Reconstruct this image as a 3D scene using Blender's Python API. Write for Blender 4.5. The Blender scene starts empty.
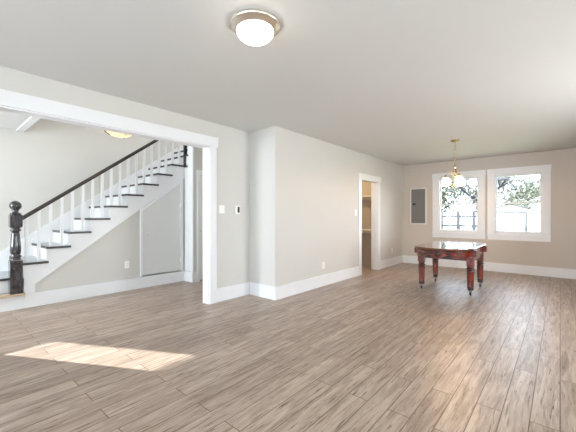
import bpy, bmesh, math, random
from mathutils import Vector, Matrix
random.seed(7)
S = bpy.context.scene
COL = S.collection
PI = math.pi

# ------------------------------------------------------------------ camera
cam = bpy.data.cameras.new('camera')
cam.sensor_width = 36.0
cam.lens = 36.0 * 316.85 / 576.0
cam.clip_start = 0.05
cam.clip_end = 300
cam_o = bpy.data.objects.new('camera', cam)
cam_o.location = (0, 0, 1.261)
cam_o.rotation_euler = (math.radians(90.0 - 0.07), 0, math.radians(40.676))
COL.objects.link(cam_o)
S.camera = cam_o

# ------------------------------------------------------------------ world, sun, daylight, exposure
S.view_settings.view_transform = 'Standard'
S.view_settings.look = 'None'
S.view_settings.gamma = 1.0
S.view_settings.use_curve_mapping = False
S.view_settings.exposure = 0.22

wd = bpy.data.worlds.new('sky')
S.world = wd
wd.use_nodes = True
wn = wd.node_tree
wn.nodes.clear()
w_out = wn.nodes.new('ShaderNodeOutputWorld')
w_bg = wn.nodes.new('ShaderNodeBackground')
w_sky = wn.nodes.new('ShaderNodeTexSky')
w_sky.sky_type = 'HOSEK_WILKIE'
w_sky.turbidity = 4.0
w_sky.ground_albedo = 0.5
w_sky.sun_direction = Vector((-0.80, -0.444, 0.40)).normalized()
w_mix = wn.nodes.new('ShaderNodeMix')
w_mix.data_type = 'RGBA'
w_mix.inputs[0].default_value = 0.75
w_mix.inputs[7].default_value = (0.70, 0.82, 1.0, 1)
wn.links.new(w_sky.outputs[0], w_mix.inputs[6])
wn.links.new(w_mix.outputs[2], w_bg.inputs[0])
w_bg.inputs[1].default_value = 12.0
wn.links.new(w_bg.outputs[0], w_out.inputs[0])


def light(name, kind, loc, energy, color=(1, 1, 1), size=None, size_y=None, direction=None, radius=None):
    l = bpy.data.lights.new(name, kind)
    l.energy = energy
    l.color = color
    if kind == 'AREA':
        l.shape = 'RECTANGLE'
        l.size = size
        l.size_y = size_y
    if radius is not None:
        l.shadow_soft_size = radius
    o = bpy.data.objects.new(name, l)
    o.location = loc
    if direction is not None:
        o.rotation_euler = Vector(direction).to_track_quat('-Z', 'Z').to_euler()
    COL.objects.link(o)
    return o


SUN_DIR = Vector((0.874, 0.485, -0.432))
sun = light('sun', 'SUN', (-20, -12, 14), 19.0, (0.97, 0.99, 1.0), direction=SUN_DIR)
sun.data.angle = math.radians(0.8)
# daylight area lights added at unseen window openings of the room (behind and to the right of the viewer) and of the hall
light('added_rear_daylight', 'AREA', (-2.9, -2.72, 1.5), 8, (1.0, 0.965, 0.92), 1.3, 1.4, (0, 1, 0))
light('added_rear_daylight', 'AREA', (-1.1, -2.72, 1.5), 32, (1.0, 0.965, 0.92), 1.3, 1.4, (0, 1, 0))
light('added_rear_daylight', 'AREA', (0.7, -2.72, 1.5), 32, (1.0, 0.965, 0.92), 1.3, 1.4, (0, 1, 0))
light('added_right_daylight', 'AREA', (2.12, 0.6, 1.5), 30, (1.0, 0.965, 0.92), 1.3, 1.4, (-1, 0, 0))
light('added_right_daylight', 'AREA', (2.12, 4.2, 1.5), 85, (1.0, 0.95, 0.88), 1.3, 1.4, (-1, 0, 0))
light('added_passage_daylight', 'AREA', (-4.6, 5.32, 1.5), 22, (0.97, 0.985, 1.0), 0.85, 1.4, (0, -1, 0))  # made-up source, added to brighten the hall door
light('daylight_hall_window', 'AREA', (-5.2, -2.72, 1.5), 165, (0.88, 0.94, 1.0), 1.5, 1.4, (0, 1, 0))


# ------------------------------------------------------------------ materials
def mat(name, color, rough=0.5, metal=0.0, spec=0.5, coat=0.0, coat_rough=0.05, noise=0.0, nscale=8.0,
        bump=0.0, bscale=60.0, emit=None, estr=0.0, stretch=None):
    m = bpy.data.materials.new(name)
    m.use_nodes = True
    t = m.node_tree
    b = t.nodes['Principled BSDF']
    b.inputs['Base Color'].default_value = (*color, 1)
    b.inputs['Roughness'].default_value = rough
    b.inputs['Metallic'].default_value = metal
    b.inputs['Specular IOR Level'].default_value = spec
    b.inputs['Coat Weight'].default_value = coat
    b.inputs['Coat Roughness'].default_value = coat_rough
    if emit:
        b.inputs['Emission Color'].default_value = (*emit, 1)
        b.inputs['Emission Strength'].default_value = estr
    tc = t.nodes.new('ShaderNodeTexCoord')
    mp = t.nodes.new('ShaderNodeMapping')
    t.links.new(tc.outputs['Object'], mp.inputs[0])
    if stretch:
        mp.inputs['Scale'].default_value = stretch
    if noise > 0:
        n = t.nodes.new('ShaderNodeTexNoise')
        n.inputs['Scale'].default_value = nscale
        n.inputs['Detail'].default_value = 5
        t.links.new(mp.outputs[0], n.inputs['Vector'])
        r = t.nodes.new('ShaderNodeMapRange')
        r.inputs['From Min'].default_value = 0.3
        r.inputs['From Max'].default_value = 0.7
        r.inputs['To Min'].default_value = 1 - noise
        r.inputs['To Max'].default_value = 1 + noise
        t.links.new(n.outputs[0], r.inputs[0])
        v = t.nodes.new('ShaderNodeVectorMath')
        v.operation = 'SCALE'
        v.inputs[0].default_value = color
        t.links.new(r.outputs[0], v.inputs['Scale'])
        t.links.new(v.outputs[0], b.inputs['Base Color'])
    if bump > 0:
        n2 = t.nodes.new('ShaderNodeTexNoise')
        n2.inputs['Scale'].default_value = bscale
        n2.inputs['Detail'].default_value = 3
        t.links.new(mp.outputs[0], n2.inputs['Vector'])
        bp = t.nodes.new('ShaderNodeBump')
        bp.inputs['Strength'].default_value = bump
        bp.inputs['Distance'].default_value = 0.004
        t.links.new(n2.outputs[0], bp.inputs['Height'])
        t.links.new(bp.outputs[0], b.inputs['Normal'])
    return m


def floor_material():
    m = bpy.data.materials.new('oak_plank_floor')
    m.use_nodes = True
    t = m.node_tree
    L = t.links.new
    b = t.nodes['Principled BSDF']
    tc = t.nodes.new('ShaderNodeTexCoord')
    sep = t.nodes.new('ShaderNodeSeparateXYZ')
    L(tc.outputs['Object'], sep.inputs[0])
    # brick texture lies along its own X: feed it (y, x)
    com = t.nodes.new('ShaderNodeCombineXYZ')
    L(sep.outputs['Y'], com.inputs['X'])
    L(sep.outputs['X'], com.inputs['Y'])
    br = t.nodes.new('ShaderNodeTexBrick')
    br.offset = 0.37
    br.offset_frequency = 2
    br.inputs['Color1'].default_value = (0, 0, 0, 1)
    br.inputs['Color2'].default_value = (1, 1, 1, 1)
    br.inputs['Mortar'].default_value = (0.5, 0.5, 0.5, 1)
    br.inputs['Scale'].default_value = 1.0
    br.inputs['Mortar Size'].default_value = 0.0032
    br.inputs['Mortar Smooth'].default_value = 0.3
    br.inputs['Bias'].default_value = 0.0
    br.inputs['Brick Width'].default_value = 1.22
    br.inputs['Row Height'].default_value = 0.142
    L(com.outputs[0], br.inputs['Vector'])
    # per plank offset
    off = t.nodes.new('ShaderNodeVectorMath')
    off.operation = 'SCALE'
    off.inputs['Scale'].default_value = 7.3
    L(br.outputs['Color'], off.inputs[0])
    add = t.nodes.new('ShaderNodeVectorMath')
    add.operation = 'ADD'
    L(com.outputs[0], add.inputs[0])
    L(off.outputs[0], add.inputs[1])

    def noise(scale_vec, scale, detail, rough=0.55, dist=0.0):
        mp = t.nodes.new('ShaderNodeMapping')
        mp.inputs['Scale'].default_value = scale_vec
        L(add.outputs[0], mp.inputs[0])
        n = t.nodes.new('ShaderNodeTexNoise')
        n.inputs['Scale'].default_value = scale
        n.inputs['Detail'].default_value = detail
        n.inputs['Roughness'].default_value = rough
        n.inputs['Distortion'].default_value = dist
        L(mp.outputs[0], n.inputs['Vector'])
        return n

    def ramp(src, stops):
        r = t.nodes.new('ShaderNodeValToRGB')
        e = r.color_ramp.elements
        e[0].position, e[0].color = stops[0][0], (*stops[0][1], 1)
        e[1].position, e[1].color = stops[-1][0], (*stops[-1][1], 1)
        for p, c in stops[1:-1]:
            k = e.new(p)
            k.color = (*c, 1)
        L(src, r.inputs[0])
        return r

    def mul(a, bb):
        x = t.nodes.new('ShaderNodeMix')
        x.data_type = 'RGBA'
        x.blend_type = 'MULTIPLY'
        x.inputs[0].default_value = 1.0
        L(a, x.inputs[6])
        L(bb, x.inputs[7])
        return x.outputs[2]

    g1 = noise((0.9, 10, 1), 2.3, 8, 0.62, 1.0)       # broad grain
    g2 = noise((4, 85, 1), 2.2, 6, 0.7, 0.2)        # fine grain
    g3 = noise((2.0, 30, 1), 2.2, 5, 0.62, 1.2)        # dark streaks / knots
    base = ramp(g1.outputs[0], [(0.34, (0.245, 0.178, 0.134)), (0.50, (0.375, 0.288, 0.228)), (0.66, (0.485, 0.390, 0.318))])
    fine = ramp(g2.outputs[0], [(0.32, (0.86, 0.85, 0.84)), (0.65, (1.05, 1.05, 1.05))])
    dark = ramp(g3.outputs[0], [(0.32, (0.28, 0.23, 0.20)), (0.38, (0.62, 0.57, 0.53)), (0.44, (1, 1, 1))])
    plank = ramp(br.outputs['Color'], [(0.0, (0.86, 0.84, 0.82)), (0.5, (0.97, 0.96, 0.95)), (1.0, (1.06, 1.06, 1.06))])
    seam = ramp(br.outputs['Fac'], [(0.0, (1, 1, 1)), (1.0, (0.30, 0.26, 0.24))])
    c = mul(mul(mul(mul(base.outputs[0], fine.outputs[0]), dark.outputs[0]), plank.outputs[0]), seam.outputs[0])
    L(c, b.inputs['Base Color'])
    rr = t.nodes.new('ShaderNodeMapRange')
    rr.inputs['To Min'].default_value = 0.29
    rr.inputs['To Max'].default_value = 0.43
    L(g2.outputs[0], rr.inputs[0])
    L(rr.outputs[0], b.inputs['Roughness'])
    b.inputs['Specular IOR Level'].default_value = 0.5
    bp = t.nodes.new('ShaderNodeBump')
    bp.inputs['Strength'].default_value = 0.25
    bp.inputs['Distance'].default_value = 0.002
    L(g2.outputs[0], bp.inputs['Height'])
    L(bp.outputs[0], b.inputs['Normal'])
    return m


def wood_material(name, dark, light_, rough, coat, scale=(14, 2, 14)):
    m = bpy.data.materials.new(name)
    m.use_nodes = True
    t = m.node_tree
    b = t.nodes['Principled BSDF']
    tc = t.nodes.new('ShaderNodeTexCoord')
    mp = t.nodes.new('ShaderNodeMapping')
    mp.inputs['Scale'].default_value = scale
    n = t.nodes.new('ShaderNodeTexNoise')
    n.inputs['Scale'].default_value = 2.0
    n.inputs['Detail'].default_value = 6
    n.inputs['Distortion'].default_value = 0.8
    r = t.nodes.new('ShaderNodeValToRGB')
    r.color_ramp.elements[0].position = 0.32
    r.color_ramp.elements[0].color = (*dark, 1)
    r.color_ramp.elements[1].position = 0.68
    r.color_ramp.elements[1].color = (*light_, 1)
    t.links.new(tc.outputs['Object'], mp.inputs[0])
    t.links.new(mp.outputs[0], n.inputs['Vector'])
    t.links.new(n.outputs[0], r.inputs[0])
    t.links.new(r.outputs[0], b.inputs['Base Color'])
    b.inputs['Roughness'].default_value = rough
    b.inputs['Coat Weight'].default_value = coat
    b.inputs['Coat Roughness'].default_value = 0.06
    return m


def glass_material():
    m = bpy.data.materials.new('window_glass')
    m.use_nodes = True
    t = m.node_tree
    t.nodes.clear()
    o = t.nodes.new('ShaderNodeOutputMaterial')
    tr = t.nodes.new('ShaderNodeBsdfTransparent')
    tr.inputs[0].default_value = (0.97, 0.985, 0.98, 1)
    gl = t.nodes.new('ShaderNodeBsdfGlossy')
    gl.inputs['Roughness'].default_value = 0.02
    fr = t.nodes.new('ShaderNodeFresnel')
    fr.inputs['IOR'].default_value = 1.2
    mx = t.nodes.new('ShaderNodeMixShader')
    t.links.new(fr.outputs[0], mx.inputs[0])
    t.links.new(tr.outputs[0], mx.inputs[1])
    t.links.new(gl.outputs[0], mx.inputs[2])
    t.links.new(mx.outputs[0], o.inputs[0])
    return m


M_WALL = mat('greige_wall_paint', (0.585, 0.565, 0.525), 0.55, bump=0.06, bscale=90)
M_WARMLIT = mat('warm_light_tinted_wall_paint', (0.545, 0.490, 0.430), 0.55, bump=0.06, bscale=90)  # wall colour with the warm, dimmer dining light mixed in
M_PANTRY = mat('tan_pantry_paint', (0.47, 0.395, 0.305), 0.6, bump=0.06, bscale=90)
M_CEIL = mat('ceiling_paint', (0.66, 0.65, 0.625), 0.7, bump=0.05, bscale=70)
M_TRIM = mat('white_trim_paint', (0.75, 0.75, 0.755), 0.35, noise=0.012, nscale=5)
M_DOOR = mat('white_door_paint', (0.74, 0.74, 0.73), 0.4, noise=0.012, nscale=4)
M_CDOOR = mat('grey_white_closet_paint', (0.66, 0.655, 0.63), 0.45, noise=0.01, nscale=4)
M_FLOOR = floor_material()
M_EBONY = wood_material('ebony_stained_wood', (0.010, 0.008, 0.010), (0.035, 0.028, 0.032), 0.22, 0.6, (18, 18, 3))
M_RAIL = wood_material('espresso_rail_wood', (0.012, 0.009, 0.008), (0.03, 0.022, 0.018), 0.3, 0.3, (18, 3, 18))
M_TREAD = mat('grey_painted_tread', (0.36, 0.375, 0.385), 0.3, noise=0.12, nscale=10)
M_NOSE = mat('dark_brown_nosing', (0.035, 0.028, 0.027), 0.35, noise=0.2, nscale=10)
M_TAN = wood_material('worn_tan_wood', (0.36, 0.25, 0.15), (0.56, 0.43, 0.30), 0.45, 0.0, (20, 2, 20))
M_CHERRY = wood_material('cherry_wood', (0.035, 0.004, 0.003), (0.22, 0.022, 0.008), 0.25, 0.6, (10, 10, 3))
M_CHTOP = wood_material('cherry_table_top', (0.10, 0.032, 0.012), (0.20, 0.07, 0.028), 0.16, 1.0, (12, 2, 12))
M_CHDARK = wood_material('dark_cherry_wood', (0.018, 0.006, 0.006), (0.06, 0.014, 0.010), 0.25, 0.5, (10, 10, 3))
M_NICKEL = mat('brushed_nickel', (0.78, 0.71, 0.62), 0.3, 1.0, noise=0.05, nscale=20)
M_BRASS = mat('antique_brass', (0.62, 0.47, 0.24), 0.25, 1.0, noise=0.08, nscale=20)
M_BRONZE = mat('dark_bronze', (0.06, 0.045, 0.035), 0.35, 0.8, noise=0.1, nscale=20)
M_CHROME = mat('caster_steel', (0.30, 0.29, 0.28), 0.3, 1.0, noise=0.1, nscale=20)
M_RUBBER = mat('black_caster_wheel', (0.015, 0.015, 0.017), 0.35, noise=0.1, nscale=20)
M_PANEL = mat('grey_panel_enamel', (0.165, 0.165, 0.155), 0.42, noise=0.03, nscale=6)
M_PLATE = mat('white_plastic', (0.84, 0.84, 0.82), 0.3, noise=0.01, nscale=9)
M_SCREEN = mat('dark_screen', (0.03, 0.035, 0.035), 0.15, noise=0.05, nscale=9)
M_SLOT = mat('dark_slot', (0.02, 0.02, 0.02), 0.6, noise=0.05, nscale=9)
M_DOME = mat('lit_frosted_glass', (0.9, 0.88, 0.84), 0.3, emit=(1.0, 0.93, 0.82), estr=16.0, noise=0.01, nscale=3)
M_BOWL = mat('lit_alabaster_glass', (0.8, 0.66, 0.5), 0.3, emit=(1.0, 0.62, 0.30), estr=0.62, noise=0.12, nscale=9)
_t = M_BOWL.node_tree
_mx = _t.nodes.new('ShaderNodeMixShader')
_tr = _t.nodes.new('ShaderNodeBsdfTransparent')
_tr.inputs[0].default_value = (1.0, 0.9, 0.78, 1)
_mx.inputs[0].default_value = 0.2
_t.links.new(_t.nodes['Principled BSDF'].outputs[0], _mx.inputs[1])
_t.links.new(_tr.outputs[0], _mx.inputs[2])
_t.links.new(_mx.outputs[0], _t.nodes['Material Output'].inputs[0])
M_SHADE = mat('lit_opal_shade', (0.9, 0.88, 0.84), 0.3, emit=(1.0, 0.86, 0.62), estr=3.0, noise=0.01, nscale=3)
M_GLASS = glass_material()
M_SHELF = mat('cream_shelf_paint', (0.72, 0.66, 0.54), 0.5, noise=0.02, nscale=4)
M_GRASS = mat('winter_grass', (0.30, 0.30, 0.17), 0.9, noise=0.3, nscale=3)
M_GARAGE = mat('white_siding', (0.84, 0.85, 0.86), 0.6, noise=0.03, nscale=2)
M_ROOF = mat('grey_shingles', (0.016, 0.015, 0.016), 0.9, noise=0.25, nscale=12)
M_FENCE = mat('weathered_fence_boards', (0.62, 0.60, 0.58), 0.8, noise=0.12, nscale=6)
M_POST = mat('grey_fence_post', (0.03, 0.028, 0.033), 0.8, noise=0.15, nscale=6)
M_BARK = mat('pale_grey_bark', (0.025, 0.024, 0.03), 0.9, noise=0.3, nscale=9)
M_LEAF = mat('olive_leaves', (0.095, 0.095, 0.06), 0.7, noise=0.3, nscale=4)
M_LEAF2 = mat('tan_winter_leaves', (0.085, 0.08, 0.065), 0.7, noise=0.3, nscale=4)
M_SHRUB = mat('grey_green_leaves', (0.05, 0.05, 0.055), 0.7, noise=0.3, nscale=4)
M_CABLE = mat('black_cable', (0.05, 0.05, 0.06), 0.6, noise=0.05, nscale=4)


# ------------------------------------------------------------------ mesh helpers
def box(bm, x0, x1, y0, y1, z0, z1, bevel=0.0):
    r = bmesh.ops.create_cube(bm, size=1.0)
    vs = r['verts']
    bmesh.ops.scale(bm, vec=(abs(x1 - x0), abs(y1 - y0), abs(z1 - z0)), verts=vs)
    bmesh.ops.translate(bm, vec=((x0 + x1) / 2, (y0 + y1) / 2, (z0 + z1) / 2), verts=vs)
    if bevel > 0:
        es = list({e for v in vs for e in v.link_edges})
        bmesh.ops.bevel(bm, geom=es, offset=bevel, segments=2, affect='EDGES', profile=0.6)


def prism(bm, pts, axis, a, b):
    """extrude a 2-D outline; axis 0: pts are (y,z), 1: (x,z), 2: (x,y)"""
    def P(u, v, w):
        return ((w, u, v), (u, w, v), (u, v, w))[axis]
    n = len(pts)
    va = [bm.verts.new(P(u, v, a)) for u, v in pts]
    vb = [bm.verts.new(P(u, v, b)) for u, v in pts]
    fs = [bm.faces.new(va), bm.faces.new(vb[::-1])]
    for i in range(n):
        fs.append(bm.faces.new((va[i], vb[i], vb[(i + 1) % n], va[(i + 1) % n])))
    bmesh.ops.recalc_face_normals(bm, faces=fs)
    return fs


def lathe(bm, prof, cx, cy, seg=24, flute=None, smooth=True, axis='z', cz=0.0):
    """prof: list of (r, h); flute: (h0, h1, count, depth)"""
    rings = []
    for r, h in prof:
        ring = []
        for i in range(seg):
            a = 2 * PI * i / seg
            rr = max(r, 1e-4)
            if flute and flute[0] <= h <= flute[1]:
                rr *= 1 - flute[3] * (0.5 + 0.5 * math.cos(a * flute[2]))
            u, v = rr * math.cos(a), rr * math.sin(a)
            if axis == 'z':
                p = (cx + u, cy + v, cz + h)
            elif axis == 'x':
                p = (cx + h, cy + u, cz + v)
            else:
                p = (cx + u, cy + h, cz + v)
            ring.append(bm.verts.new(p))
        rings.append(ring)
    fs = []
    for a, b in zip(rings, rings[1:]):
        for i in range(seg):
            fs.append(bm.faces.new((a[i], a[(i + 1) % seg], b[(i + 1) % seg], b[i])))
    fs.append(bm.faces.new(rings[0][::-1]))
    fs.append(bm.faces.new(rings[-1]))
    for f in fs:
        f.smooth = smooth
    bmesh.ops.recalc_face_normals(bm, faces=fs)


def tube(bm, pts, rad, seg=8):
    pts = [Vector(p) for p in pts]
    n = len(pts)
    rads = rad if isinstance(rad, (list, tuple)) else [rad] * n
    rings = []
    up = Vector((0.123, 0.31, 0.94))
    for i, p in enumerate(pts):
        d = (pts[min(i + 1, n - 1)] - pts[max(i - 1, 0)]).normalized()
        s = d.cross(up)
        if s.length < 0.05:
            s = d.cross(Vector((1, 0, 0)))
        s.normalize()
        t = s.cross(d).normalized()
        rings.append([bm.verts.new(p + (s * math.cos(2 * PI * k / seg) + t * math.sin(2 * PI * k / seg)) * rads[i]) for k in range(seg)])
    fs = []
    for a, b in zip(rings, rings[1:]):
        for i in range(seg):
            fs.append(bm.faces.new((a[i], a[(i + 1) % seg], b[(i + 1) % seg], b[i])))
    fs.append(bm.faces.new(rings[0][::-1]))
    fs.append(bm.faces.new(rings[-1]))
    for f in fs:
        f.smooth = True
    bmesh.ops.recalc_face_normals(bm, faces=fs)


def ball(bm, c, r, seg=20, sz=1.0):
    prof = [(r * math.sin(PI * k / 12), -r * sz * math.cos(PI * k / 12)) for k in range(13)]
    lathe(bm, prof, c[0], c[1], seg, cz=c[2])


def wpos(o):
    p = Vector((0, 0, 0))
    while o is not None:
        p += Vector(o.location)
        o = o.parent
    return p


def obj(name, bm, m, parent=None, label=None):
    """one mesh object; the bmesh is in world coordinates"""
    me = bpy.data.meshes.new(name)
    xs = [v.co for v in bm.verts]
    if parent is None:
        lo = Vector((min(c.x for c in xs), min(c.y for c in xs), min(c.z for c in xs)))
        hi = Vector((max(c.x for c in xs), max(c.y for c in xs), max(c.z for c in xs)))
        base = Vector(((lo.x + hi.x) / 2, (lo.y + hi.y) / 2, lo.z))
        if name.startswith(('floor',)):
            base = Vector((0, 0, 0))
    else:
        base = wpos(parent)
    for v in bm.verts:
        v.co -= base
    bm.to_mesh(me)
    bm.free()
    me.materials.append(m)
    o = bpy.data.objects.new(name, me)
    if parent is None:
        o.location = base
    else:
        o.parent = parent
    COL.objects.link(o)
    if label:
        o['label'] = label
    return o


def tag(o, label, cat, group=None, kind=None):
    if label:
        o['label'] = label
    if cat:
        o['category'] = cat
    if group:
        o['group'] = group
    if kind:
        o['kind'] = kind
    return o


def struct(name, bm, m, label=None, cat=None):
    o = obj(name, bm, m)
    return tag(o, label, cat, kind='structure')


def thing(name, label, cat, loc, group=None, kind=None):
    o = bpy.data.objects.new(name, None)
    o.empty_display_size = 0.1
    o.location = loc
    COL.objects.link(o)
    return tag(o, label, cat, group, kind)


def dup(root, loc, label=None):
    r = root.copy()
    COL.objects.link(r)
    r.location = loc
    if label:
        r['label'] = label
    for ch in list(root.children):
        c = ch.copy()
        COL.objects.link(c)
        c.parent = r
        for g in list(ch.children):
            d = g.copy()
            COL.objects.link(d)
            d.parent = c
    return r


def boxes(*bs, bevel=0.0):
    bm = bmesh.new()
    for b in bs:
        box(bm, *b, bevel=bevel)
    return bm


# ------------------------------------------------------------------ dimensions
H = 2.6
XL, XLB = -3.794, -3.93          # left wall face, its hall side
XB, XBB = -3.226, -3.375         # dining side wall face, its pantry side
YB, YK = 3.464, 8.484            # jog face, end wall face
XR, YF = 2.0, -2.6               # right wall, rear wall
XS = -5.53                       # stair stringer face
XW = -6.45                       # hall far wall
XP = -5.25                       # wall with the hall door
OY0, OY1, OZ = 0.425, 2.695, 2.25  # cased opening

# ------------------------------------------------------------------ structure
struct('floor', boxes((XW - 0.2, XR + 0.15, YF - 0.15, YK + 0.15, -0.12, 0.0)), M_FLOOR,
       'grey brown oak plank floor running through the room and hall', 'floor')
struct('ceiling', boxes((XLB, XR + 0.15, YF - 0.15, YK + 0.15, H, H + 0.12)), M_CEIL,
       'plain off-white ceiling over the living and dining room', 'ceiling')
struct('ceiling', boxes((XW - 0.15, XLB, YF - 0.15, 1.05, H, H + 0.25), (XP, XLB, 1.05, 5.2, H, H + 0.25)), M_CEIL,
       'hall ceiling cut open above the staircase', 'ceiling')
struct('trim_1', boxes((XW + 0.001, XP, 0.985, 1.075, H - 0.018, H + 0.26)), M_TRIM,
       'white trim board along the edge of the stairwell opening', 'trim')
# left wall with the cased opening
struct('wall_left', boxes((XLB, XL, YF, OY0, 0, H), (XLB, XL, OY1, YB + 0.14, 0, H), (XLB, XL, OY0, OY1, OZ, H)), M_WALL,
       'greige wall holding the wide cased opening to the hall', 'wall')
struct('wall_jog', boxes((XL, XBB, YB, YB + 0.14, 0, H), (XBB, XB, YB, YB + 0.14, 0, H)), M_WALL,
       'narrow return of wall facing the viewer beside the thermostat', 'wall')
DY0, DY1, DZ = 6.14, 6.95, 2.05
struct('wall_dining', boxes((XBB, XB, YB + 0.14, DY0, 0, H), (XBB, XB, DY1, YK, 0, H), (XBB, XB, DY0, DY1, DZ, H)), M_WALL,
       'long greige wall with the pantry doorway', 'wall')
W1 = (-2.33, -1.43)
W2 = (-1.14, -0.272)
WZ0, WZ1 = 0.845, 2.185
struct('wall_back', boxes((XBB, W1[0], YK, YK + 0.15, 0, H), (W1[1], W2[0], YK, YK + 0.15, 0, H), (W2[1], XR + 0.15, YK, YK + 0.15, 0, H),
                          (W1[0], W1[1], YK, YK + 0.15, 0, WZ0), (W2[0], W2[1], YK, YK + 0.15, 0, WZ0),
                          (W1[0], W1[1], YK, YK + 0.15, WZ1, H), (W2[0], W2[1], YK, YK + 0.15, WZ1, H)), M_WARMLIT,
       'end wall with the pair of windows, warm light tint in its paint', 'wall')


def wall_run(axis, face, out, lo, hi, holes, z0=0.0, z1=H):
    """wall boxes along an axis with rectangular holes (a0,a1,b0,b1)"""
    bs = []
    def add(a0, a1, b0, b1):
        if axis == 'y':
            bs.append((min(face, out), max(face, out), a0, a1, b0, b1))
        else:
            bs.append((a0, a1, min(face, out), max(face, out), b0, b1))
    cur = lo
    for a0, a1, b0, b1 in sorted(holes):
        add(cur, a0, z0, z1)
        add(a0, a1, z0, b0)
        add(a0, a1, b1, z1)
        cur = a1
    add(cur, hi, z0, z1)
    return boxes(*[b for b in bs if b[1] > b[0] and b[3] > b[2] and b[5] > b[4] + 1e-4])


struct('wall_right', wall_run('y', XR, XR + 0.15, YF - 0.15, YK, [(-0.1, 1.3, 0.75, 2.25), (3.5, 4.9, 0.75, 2.25)]), M_WALL,
       'right hand wall of the room with two side windows', 'wall')
struct('wall_rear', wall_run('x', YF, YF - 0.15, XLB, XR, [(-3.6, -2.2, 0.75, 2.25), (-1.8, -0.4, 0.75, 2.25), (0.0, 1.4, 0.75, 2.25)]), M_WALL,
       'wall behind the viewer with three windows', 'wall')
struct('wall_hall_rear', wall_run('x', YF, YF - 0.15, XW - 0.15, XLB, [(-6.0, -4.4, 0.75, 2.25)]), M_WALL,
       'hall wall with a wide window beside the entry', 'wall')
# hall far wall rises through the stairwell; front door opening in it
FDY0, FDY1, FDZ = -1.22, -0.30, 2.06
struct('wall_hall', boxes((XW - 0.15, XW, YF, FDY0, 0, H), (XW - 0.15, XW, FDY1, 5.2, 0, H), (XW - 0.15, XW, FDY0, FDY1, FDZ, H),
                          (XW - 0.15, XW, 1.05, 5.2, H, 4.8)), M_WALL,
       'greige hall wall behind the stair balustrade', 'wall')
struct('wall_stairwell', boxes((XW, XP, 5.2, 5.34, 0, 4.8), (XP, XP + 0.12, 1.05, 5.2, H + 0.25, 4.8),
                               (XW, XP, 0.93, 1.05, H + 0.26, 4.8)), M_WALL,
       'upper walls enclosing the stairwell', 'wall')
struct('ceiling', boxes((XW - 0.15, XP + 0.12, 0.93, 5.34, 4.8, 4.9)), M_CEIL, 'upper ceiling over the stairwell', 'ceiling')
struct('wall_hall_end', wall_run('x', 5.2, 5.34, XP, XLB, [(-5.05, -4.15, 0.75, 2.25)]), M_WALL, 'end wall of the narrow hall passage', 'wall')
HDY0, HDY1, HDZ = 3.50, 4.26, 2.04
PY = 3.355
# closet side wall: deep below the top tread, thin above
struct('wall_stair_end', boxes((-5.42, XP, PY + 0.03, HDY0, 2.19, H + 0.25), (XS, XP, PY + 0.03, HDY0, 0, 2.19),
                               (-5.36, XP, HDY0, HDY1, HDZ, H + 0.25), (-5.36, XP, HDY1, 5.2, 0, H + 0.25)), M_WALL,
       'hall wall at the end of the staircase holding the slim white door', 'wall')
struct('trim_2', boxes((XS, XP, PY, PY + 0.03, 0.2, 2.19), (-5.42, XP, PY, PY + 0.03, 2.19, H)), M_TRIM,
       'tall white end board between staircase and hall door', 'trim')
# pantry
struct('wall_pantry', boxes((-5.0, XBB, 7.15, 7.27, 0, H), (-5.12, -5.0, 5.34, 7.27, 0, H), (-5.0, XBB, 5.34, 5.46, 0, H)), M_PANTRY,
       'tan walls of the pantry behind the doorway', 'wall')
struct('ceiling', boxes((-5.12, XBB, 5.34, 7.27, H, H + 0.12)), M_CEIL, 'pantry ceiling', 'ceiling')
light('pantry_bulb', 'POINT', (-4.3, 6.3, 2.4), 32, (1.0, 0.80, 0.52), radius=0.06)
light('stairwell_fill_light', 'POINT', (-5.9, 3.0, 4.5), 80, (0.94, 0.97, 1.0), radius=0.12)  # unseen light added so the stairwell does not go dark

# --- cased opening trim
CT = 0.02
struct('trim_3', boxes((XL, XL + CT, OY1 - 0.004, 2.81, 0, OZ), (XL, XL + CT, 0.31, OY0 + 0.004, 0, OZ), bevel=0.002), M_TRIM,
       'white side casings of the wide hall opening', 'trim')
struct('trim_4', boxes((XL, XL + CT + 0.006, 0.29, 2.832, OZ - 0.004, 2.388), bevel=0.002), M_TRIM,
       'white head board over the wide hall opening', 'trim')
struct('trim_5', boxes((XLB - 0.001, XL, OY1 - 0.018, OY1, 0, OZ), (XLB - 0.001, XL, OY0, OY0 + 0.018, 0, OZ),
                       (XLB - 0.001, XL, OY0, OY1, OZ - 0.018, OZ)), M_TRIM,
       'white jamb lining inside the wide hall opening', 'trim')
struct('trim_6', boxes((XLB - CT, XLB, OY1 - 0.004, 2.81, 0, OZ), (XLB - CT, XLB, 0.31, OY0 + 0.004, 0, OZ),
                       (XLB - CT, XLB, 0.29, 2.832, OZ, 2.388)), M_TRIM,
       'white casing on the hall side of the opening', 'trim')
# --- pantry doorway trim
struct('trim_7', boxes((XB, XB + CT, 6.025, DY0 + 0.004, 0, DZ), (XB, XB + CT, DY1 - 0.004, 7.065, 0, DZ), bevel=0.002), M_TRIM,
       'white side casings of the pantry doorway', 'trim')
struct('trim_8', boxes((XB, XB + CT + 0.006, 6.0, 7.09, DZ - 0.004, 2.16), bevel=0.002), M_TRIM,
       'white head board over the pantry doorway', 'trim')
struct('trim_9', boxes((XBB, XB, DY0, DY0 + 0.018, 0, DZ), (XBB, XB, DY1 - 0.018, DY1, 0, DZ), (XBB, XB, DY0, DY1, DZ - 0.018, DZ)), M_TRIM,
       'white jamb lining inside the pantry doorway', 'trim')

# --- baseboards (board + small cap step)
BH, BT = 0.196, 0.018


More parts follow.
